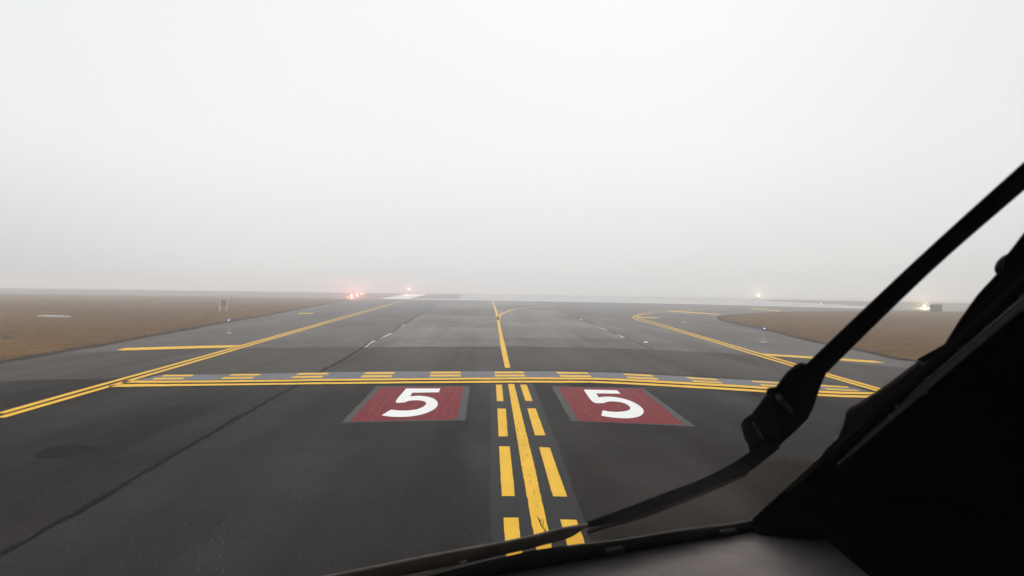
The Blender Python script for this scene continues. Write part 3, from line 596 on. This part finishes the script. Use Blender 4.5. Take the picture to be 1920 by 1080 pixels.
# white-topped post
x, y = T['post']; e = empty('marker_post', 'thin post with a white cap behind the framed board', 'post', (x, y, .07))
bm = bmesh.new(); add_lathe(bm, [(.12, .07), (.075, .1), (.07, .95)], (x, y, 0), 10); bm_obj('shaft', bm, M['grey_metal'], e, True)
bm = bmesh.new(); add_lathe(bm, [(.11, .95), (.13, 1.0), (.13, 1.08), (.08, 1.1)], (x, y, 0), 12); bm_obj('collar', bm, M['dark_metal'], e)
bm = bmesh.new(); add_lathe(bm, [(.14, 1.1), (.18, 1.14), (.18, 1.38), (.09, 1.48)], (x, y, 0), 12); bm_obj('cap', bm, M['white_metal'], e)
# concrete pad, drain stone, pavement stud
(x0, y0), (x1, y1) = T['pad_a'], T['pad_b']
bm = bmesh.new(); d = Vector((x1 - x0, y1 - y0, 0)); c = Vector(((x0 + x1) / 2, (y0 + y1) / 2, .115))
add_box(bm, c, (d.length, .7, .13), Matrix.Rotation(math.atan2(d.y, d.x), 3, 'Z'), .02)
tag(bm_obj('concrete_pad', bm, M['concrete']), 'pale concrete slab lying in the left grass', 'concrete slab')
x, y = T['hole']; bm = bmesh.new(); bmesh.ops.create_icosphere(bm, subdivisions=3, radius=1)
for vv in bm.verts:
    q = vv.co.copy(); vv.co = Vector((x + q.x * (.13 + .03 * math.sin(5 * q.y)), y + q.y * .1, .09 + q.z * .07 * (1 + .3 * math.sin(4 * q.x))))
tag(bm_obj('stone', bm, M['stone'], None, True), 'small dark stone in the grass at the left', 'stone')
x, y = T['speck']; e = empty('pavement_light', 'small pale light fitting set in the asphalt by the right crack', 'pavement light', (x, y, 0))
bm = bmesh.new(); add_lathe(bm, [(.12, .014), (.12, .03), (.07, .05)], (x, y, 0), 16); bm_obj('housing', bm, M['galv'], e)
bm = bmesh.new(); add_lathe(bm, [(.06, .05), (.05, .075), (.02, .085)], (x, y, 0), 12); bm_obj('lens', bm, M['white_metal'], e, True)

# ------------------------------------------------------------------ the aeroplane one looks out of
P = D['plane']; A_ = D['air']; o_ = Vector(P['o']); a_ = Vector(P['a']); b_ = Vector(P['b']); P0 = Vector(P['P0']) + EYE
XC = .535                                             # the aeroplane's plane of symmetry
mir = lambda p: Vector((2 * XC - p[0], p[1], p[2]))
air = empty('aeroplane', 'aeroplane cockpit with black centre post, parked wiper and grey glareshield', 'aeroplane', (XC, -1.0, 0))
BR = P0; sL = .97 / .43; tT = .56 / .22
BL = P0 + b_ * sL; TR = P0 + a_ * tT; TL = BL + a_ * tT
BR0 = BR - a_ * .25; BL0 = BL - a_ * .25
ws = mesh_obj('windscreen', [BL0, BR0 + Vector((.03, 0, 0)), TR + Vector((.03, 0, 0)), TL], [(0, 1, 2, 3)], M['glass'], air)
mesh_obj('windscreen', [mir(p) for p in (BL0, BR0 + Vector((.03, 0, 0)), TR + Vector((.03, 0, 0)), TL)], [(0, 1, 2, 3)], M['glass'], air)
V3 = lambda L_: [Vector(p) for p in L_]
mesh_obj('reflection_tint', V3(A_['tint']), [list(range(len(A_['tint'])))], M['tint'], ws)  # tinted sheet standing in for the glareshield's reflection low in the glass
# bottom and post seal
n = len(A_['seal_in'])
sweep('window_seal', V3(A_['seal_in']), V3(A_['seal_out']), o_, .012, M['rubber'], air, 3)
slab('seal_corner', V3(A_['corner']), -o_, .008, M['rubber'], air, .002)
# retainer strip with screws, outside the glass
rt = sweep('retainer_strip', V3(A_['retainer'][0]), V3(A_['retainer'][1]), o_, .004, M['retainer'], air, 4, 5.0)
for key in ('screw', 'screw2'):
    bm = bmesh.new(); add_lathe(bm, [(.0016, 0), (.0042, .0), (.0042, .0012), (.0022, .0016), (.0018, .0004)], (0, 0, 0), 18)
    q = (-o_).to_track_quat('Z', 'Y').to_matrix().to_4x4()
    bmesh.ops.transform(bm, matrix=Matrix.Translation(Vector(A_[key]) - o_ * .007) @ q, verts=bm.verts)
    bm_obj('screw', bm, M['galv'], rt, True)
# wiper
wi = empty_part = bpy.data.objects.new('wiper', None); link(wi, air); wi.location = Vector((.3, .7, 2.3)) - air.location
sweep('arm', V3(A_['arm'][0]), V3(A_['arm'][1]), o_, .004, M['wiper'], wi, 4, 4.0, 18)
slab('arm_head', V3(A_['block']), o_, .006, M['wiper'], wi, .002)
slab('clip', V3(A_['clip1']), -o_, .006, M['wiper_edge'], wi, .0008); slab('clip', V3(A_['clip2']), -o_, .006, M['wiper_edge'], wi, .0008)
sweep('lower_arm', V3(A_['hose'][0]), V3(A_['hose'][1]), o_, .004, M['hose'], wi, 4, 4.0)
sweep('arm_highlight', V3(A_['arm_highlight'][0]), V3(A_['arm_highlight'][1]), o_, .004, M['wiper_edge'], wi, 4)  # thin grey strip added as the highlight below the lower arm
bl = slab('blade', V3(A_['park_bar']), o_, .005, M['wiper'], wi, .002)
bm = bmesh.new(); bmesh.ops.create_uvsphere(bm, u_segments=16, v_segments=10, radius=1)
kq = Vector(A_['knob'])
bmesh.ops.transform(bm, matrix=Matrix.Translation(kq) @ o_.to_track_quat('Z', 'Y').to_matrix().to_4x4() @ Matrix.Diagonal((.007, .011, .008, 1)), verts=bm.verts)
bm_obj('blade_knuckle', bm, M['wiper'], wi, True)
# flange pieces along the post
slab('post_flange', V3(A_['slab']), o_, .004, M['slab'], air, .0012)
slab('post_bracket', V3(A_['slab_low']), o_, .004, M['rubber'], air, .0012)
# centre post: a beam with a narrow rounded lip towards the pilot
nin = -o_
rb = .0052
bead = [(rb + .0015 - rb * math.cos(2 * math.pi * i / 20), .0085 + rb * math.sin(2 * math.pi * i / 20)) for i in range(21)]
prof = [(.0050, .002), (.0050, .0125), (.0085, .017), (.02, .0185), (.06, .026), (.12, .036), (.165, .04)]
full = prof + [(.33 - p[0], p[1]) for p in reversed(prof[:-1])]
def beam(name, pr, mat, t0=-.35, t1=None, taper=False):
    pc = Vector((sum(p[0] for p in pr) / len(pr), sum(p[1] for p in pr) / len(pr)))
    tT = (.56 / .22) if t1 is None else t1
    bm = bmesh.new(); rings = []
    for i in range(13):
        t = t0 + (tT - t0) * i / 12; c = P0 + a_ * t
        k_ = min(1, .04 + i / 4) if taper else 1
        rings.append([bm.verts.new(c + Vector((pc.x + (px - pc.x) * k_, 0, 0)) + nin * (pc.y + (py - pc.y) * k_ + .004 * (1 - k_))) for px, py in pr])
    for R1, R2 in zip(rings, rings[1:]):
        for i in range(len(pr) - 1): bm.faces.new((R1[i], R1[i + 1], R2[i + 1], R2[i]))
    return bm_obj(name, bm, mat, air, True)
beam('centre_post', full, M['black'])
beam('post_foot', [(.0008, -.004), (.0008, .010), (.003, .0135), (.008, .0172), (.02, .019)], M['black'], -.35, .62)
beam('post_strip', [(-.0035, .0), (-.0035, .0015), (.006, .0025), (.006, .0)], M['rubber'], .3)
beam('post_bead', bead, M['post'], .35, None, True); beam('post_bead', [(.33 - p[0], p[1]) for p in bead], M['post'], .36)
# glareshield: a soft-edged cover sloping down to the glass
bm = bmesh.new(); cols = []
xsG = [-.62 + 1.24 * i / 30 for i in range(31)]
for xg in xsG:
    yb = P0.y + (xg - .37) * (.2 / .43) + .055; col = []
    for j in range(12):
        q = j / 11; yy = .16 + (yb - .16) * q
        zz = -.312 - .012 * q ** 2 - .10 * max(0, .22 - q) ** 1.5 * 6 - .0
        col.append(bm.verts.new((xg, yy, EYE.z + zz - .012)))
    cols.append(col)
for c1_, c2_ in zip(cols, cols[1:]):
    for j in range(11): bm.faces.new((c1_[j], c2_[j], c2_[j + 1], c1_[j + 1]))
gs = bm_obj('glareshield', bm, M['glare'], air, True)
for q in A_['tabs']: slab('clip', V3(q), -o_, .004, M['clip'], gs, .001)
# black slab added between the two sides, overhanging the cover to darken it
hp = [(.385, .865), (.375, .7), (.35, .5), (.33, .14), (.74, .14), (.66, .6), (.55, .865)]
slab('centre_shade_slab', [(x, y, EYE.z - .286) for x, y in hp], (0, 0, 1), .05, M['black'], air, .012)
mesh_obj('right_glareshield', [mir(p) for p in ((-.62, .16, EYE.z - .34), (.43, .16, EYE.z - .34), (.43, 1.04, EYE.z - .34), (-.62, .58, EYE.z - .34))], [(0, 1, 2, 3)], M['black'], air)
bm = bmesh.new(); add_box(bm, (1.02, 1.0, EYE.z - .33), (.5, .03, .012), Matrix.Rotation(-.05, 3, 'Z'), .004); bm_obj('right_sill', bm, M['galv'], air)
# cabin lining
zf = EYE.z - 1.3; Z = lambda p, z: Vector((p[0], p[1], z)); rear = -1.6
for side, g_ in ((0, lambda p: Vector(p)), (1, mir)):
    mesh_obj('cabin_side', [g_(p) for p in (BL0, TL, (TL.x, rear, TL.z), (TL.x, rear, zf), Z(BL0, zf))], [(0, 1, 2, 3, 4)], M['cabin'], air)
    mesh_obj('front_panel', [g_(p) for p in (BL0, BR0 + Vector((.165, 0, 0)), Z(BR0, zf) + Vector((.165, 0, 0)), Z(BL0, zf))], [(0, 1, 2, 3)], M['cabin'], air)
    fw = [g_(p) for p in (BL, TL, TL + Vector((.07, 0, 0)), BL + Vector((.07, .033, 0)))]
    slab('side_post', fw, nin if side == 0 else mir(nin) - mir((0, 0, 0)), .04, M['black'], air, .004)
mesh_obj('cabin_roof', [TL, TR, mir(TR), mir(TL), (mir(TL).x, rear, TL.z), (TL.x, rear, TL.z)], [(0, 1, 2, 3, 4, 5)], M['cabin'], air)
mesh_obj('bulkhead', [(TL.x, rear, zf), (mir(TL).x, rear, zf), (mir(TL).x, rear, TL.z), (TL.x, rear, TL.z)], [(0, 1, 2, 3)], M['cabin'], air)
mesh_obj('cabin_floor', [(TL.x, rear, zf), (mir(TL).x, rear, zf), mir(Z(BL0, zf)), mir(Z(BR0, zf)), Z(BR0, zf), Z(BL0, zf)], [(0, 1, 2, 3, 4, 5)], M['cabin'], air)
# nose and nose leg, below the sight line
bm = bmesh.new(); rings = []
for y_, rx2, rz2, zc in ((-1.6, 1.25, .60, 1.42), (-.4, 1.22, .58, 1.40), (.5, 1.05, .46, 1.38), (1.1, .82, .36, 1.36), (1.6, .55, .27, 1.33), (1.95, .3, .16, 1.31), (2.1, .08, .05, 1.3)):
    rings.append([bm.verts.new((XC + rx2 * math.cos(2 * math.pi * i / 28), y_, zc - .12 + rz2 * math.sin(2 * math.pi * i / 28))) for i in range(28)])
for R1, R2 in zip(rings, rings[1:]):
    for i in range(28): bm.faces.new((R1[i], R1[(i + 1) % 28], R2[(i + 1) % 28], R2[i]))
bm.faces.new(rings[0]); bm.faces.new(rings[-1])
bm_obj('nose', bm, M['skin'], air, True)
bm = bmesh.new(); add_lathe(bm, [(.06, .25), (.06, .8)], (XC, -.6, 0), 14); bm_obj('nose_leg', bm, M['galv'], air)
for sx in (-.16, .16):
    bm = bmesh.new(); add_lathe(bm, [(.1, -.06), (.24, -.06), (.27, -.03), (.27, .03), (.24, .06), (.1, .06)], (0, 0, 0), 24)
    bmesh.ops.transform(bm, matrix=Matrix.Translation((XC + sx, -.6, .272)) @ Matrix.Rotation(math.pi / 2, 4, 'Y'), verts=bm.verts)
    bm_obj('wheel', bm, M['tyre'], air)

# ------------------------------------------------------------------ fog
hz = bpy.data.materials.new('fog_air'); hz.use_nodes = True; t = hz.node_tree; t.nodes.clear()
ho = t.nodes.new('ShaderNodeOutputMaterial'); pv = t.nodes.new('ShaderNodeVolumePrincipled')
pv.inputs['Color'].default_value = (.995, .995, .995, 1); pv.inputs['Density'].default_value = .0047; pv.inputs['Anisotropy'].default_value = .15
t.links.new(pv.outputs[0], ho.inputs['Volume'])
hz.cycles.homogeneous_volume = True
bm = bmesh.new(); add_box(bm, (0, 0, 2.25), (2 * R0 + 200, 2 * R0 + 200, 6.5))
h = bm_obj('haze', bm, hz); h['kind'] = 'stuff'; tag(h, 'thick pale fog lying over the whole airfield', 'fog')

# ------------------------------------------------------------------ light
SUN_EL, SUN_AZ = math.radians(40), math.radians(8)     # azimuth clockwise from +y
sd = Vector((math.sin(SUN_AZ) * math.cos(SUN_EL), math.cos(SUN_AZ) * math.cos(SUN_EL), math.sin(SUN_EL)))
sl = bpy.data.lights.new('sun', 'SUN'); sl.energy = 1.5; sl.angle = math.radians(40); sl.color = (1, .97, .93)
so = link(bpy.data.objects.new('sun', sl)); so.rotation_euler = sd.to_track_quat('Z', 'Y').to_euler()
w = bpy.data.worlds.new('World'); S.world = w; w.use_nodes = True; t = w.node_tree; t.nodes.clear()
N = t.nodes.new
out = N('ShaderNodeOutputWorld'); bg = N('ShaderNodeBackground'); bg.inputs['Strength'].default_value = .1
sky = N('ShaderNodeTexSky'); sky.sky_type = 'NISHITA'; sky.sun_disc = False; sky.sun_elevation = SUN_EL; sky.sun_rotation = SUN_AZ; sky.dust_density = 8; sky.air_density = 2
hs = N('ShaderNodeHueSaturation'); hs.inputs['Saturation'].default_value = .12; t.links.new(sky.outputs[0], hs.inputs['Color'])
co = N('ShaderNodeTexCoord'); sp = N('ShaderNodeSeparateXYZ'); t.links.new(co.outputs['Generated'], sp.inputs[0])
def mr(x, a, b, lo, hi, smooth=True):
    q = N('ShaderNodeMapRange'); q.interpolation_type = 'SMOOTHSTEP' if smooth else 'LINEAR'
    for i, vv in ((1, a), (2, b), (3, lo), (4, hi)): q.inputs[i].default_value = vv
    t.links.new(x, q.inputs[0]); return q.outputs[0]
def mixc(f, a, b, mode='MIX'):
    q = N('ShaderNodeMix'); q.data_type = 'RGBA'; q.blend_type = mode
    for i, x in ((0, f), (6, a), (7, b)):
        if isinstance(x, (int, float)): q.inputs[i].default_value = x
        elif isinstance(x, tuple): q.inputs[i].default_value = (*x, 1)
        else: t.links.new(x, q.inputs[i])
    return q.outputs[2]
dt = N('ShaderNodeVectorMath'); dt.operation = 'DOT_PRODUCT'; t.links.new(co.outputs['Generated'], dt.inputs[0]); dt.inputs[1].default_value = (.12, .98, .15)
# cloud deck seen through the fog: brightest around the hidden sun, bluer to the left, warmer to the right
az = mr(dt.outputs['Value'], .62, .95, 0, 1)
low = mixc(az, (5.9, 5.95, 6.25), (8.2, 8.2, 8.05))
high = mixc(az, (8.7, 9.0, 9.4), (9.6, 9.6, 9.6))
lit = mixc(mr(sp.outputs['Z'], -.03, .20, 0, 1), low, high)
lit = mixc(mr(sp.outputs['X'], .25, .7, 0, .3), lit, (7.4, 7.35, 7.15))
fin = mixc(.03, lit, hs.outputs[0])
t.links.new(fin, bg.inputs['Color']); t.links.new(bg.outputs[0], out.inputs['Surface'])

# ------------------------------------------------------------------ camera
cd = bpy.data.cameras.new('camera'); cd.sensor_width = 36; cd.lens = 1383 / 1920 * 36; cd.clip_start = .01; cd.clip_end = 9000
cd.dof.use_dof = True; cd.dof.focus_distance = 25; cd.dof.aperture_fstop = 13
cam = link(bpy.data.objects.new('camera', cd))
rot = Matrix.Rotation(math.radians(-1.66), 3, 'Z') @ Matrix.Rotation(math.pi / 2 + math.radians(.228), 3, 'X') @ Matrix.Rotation(math.radians(.77), 3, 'Z')
cam.matrix_world = Matrix.Translation(EYE) @ rot.to_4x4()
S.camera = cam
S.view_settings.view_transform = 'Standard'; S.view_settings.look = 'None'; S.view_settings.exposure = 0; S.view_settings.gamma = 1
S.cycles.volume_bounces = 4; S.cycles.max_bounces = 9; S.cycles.transparent_max_bounces = 12
S.cycles.use_denoising = True
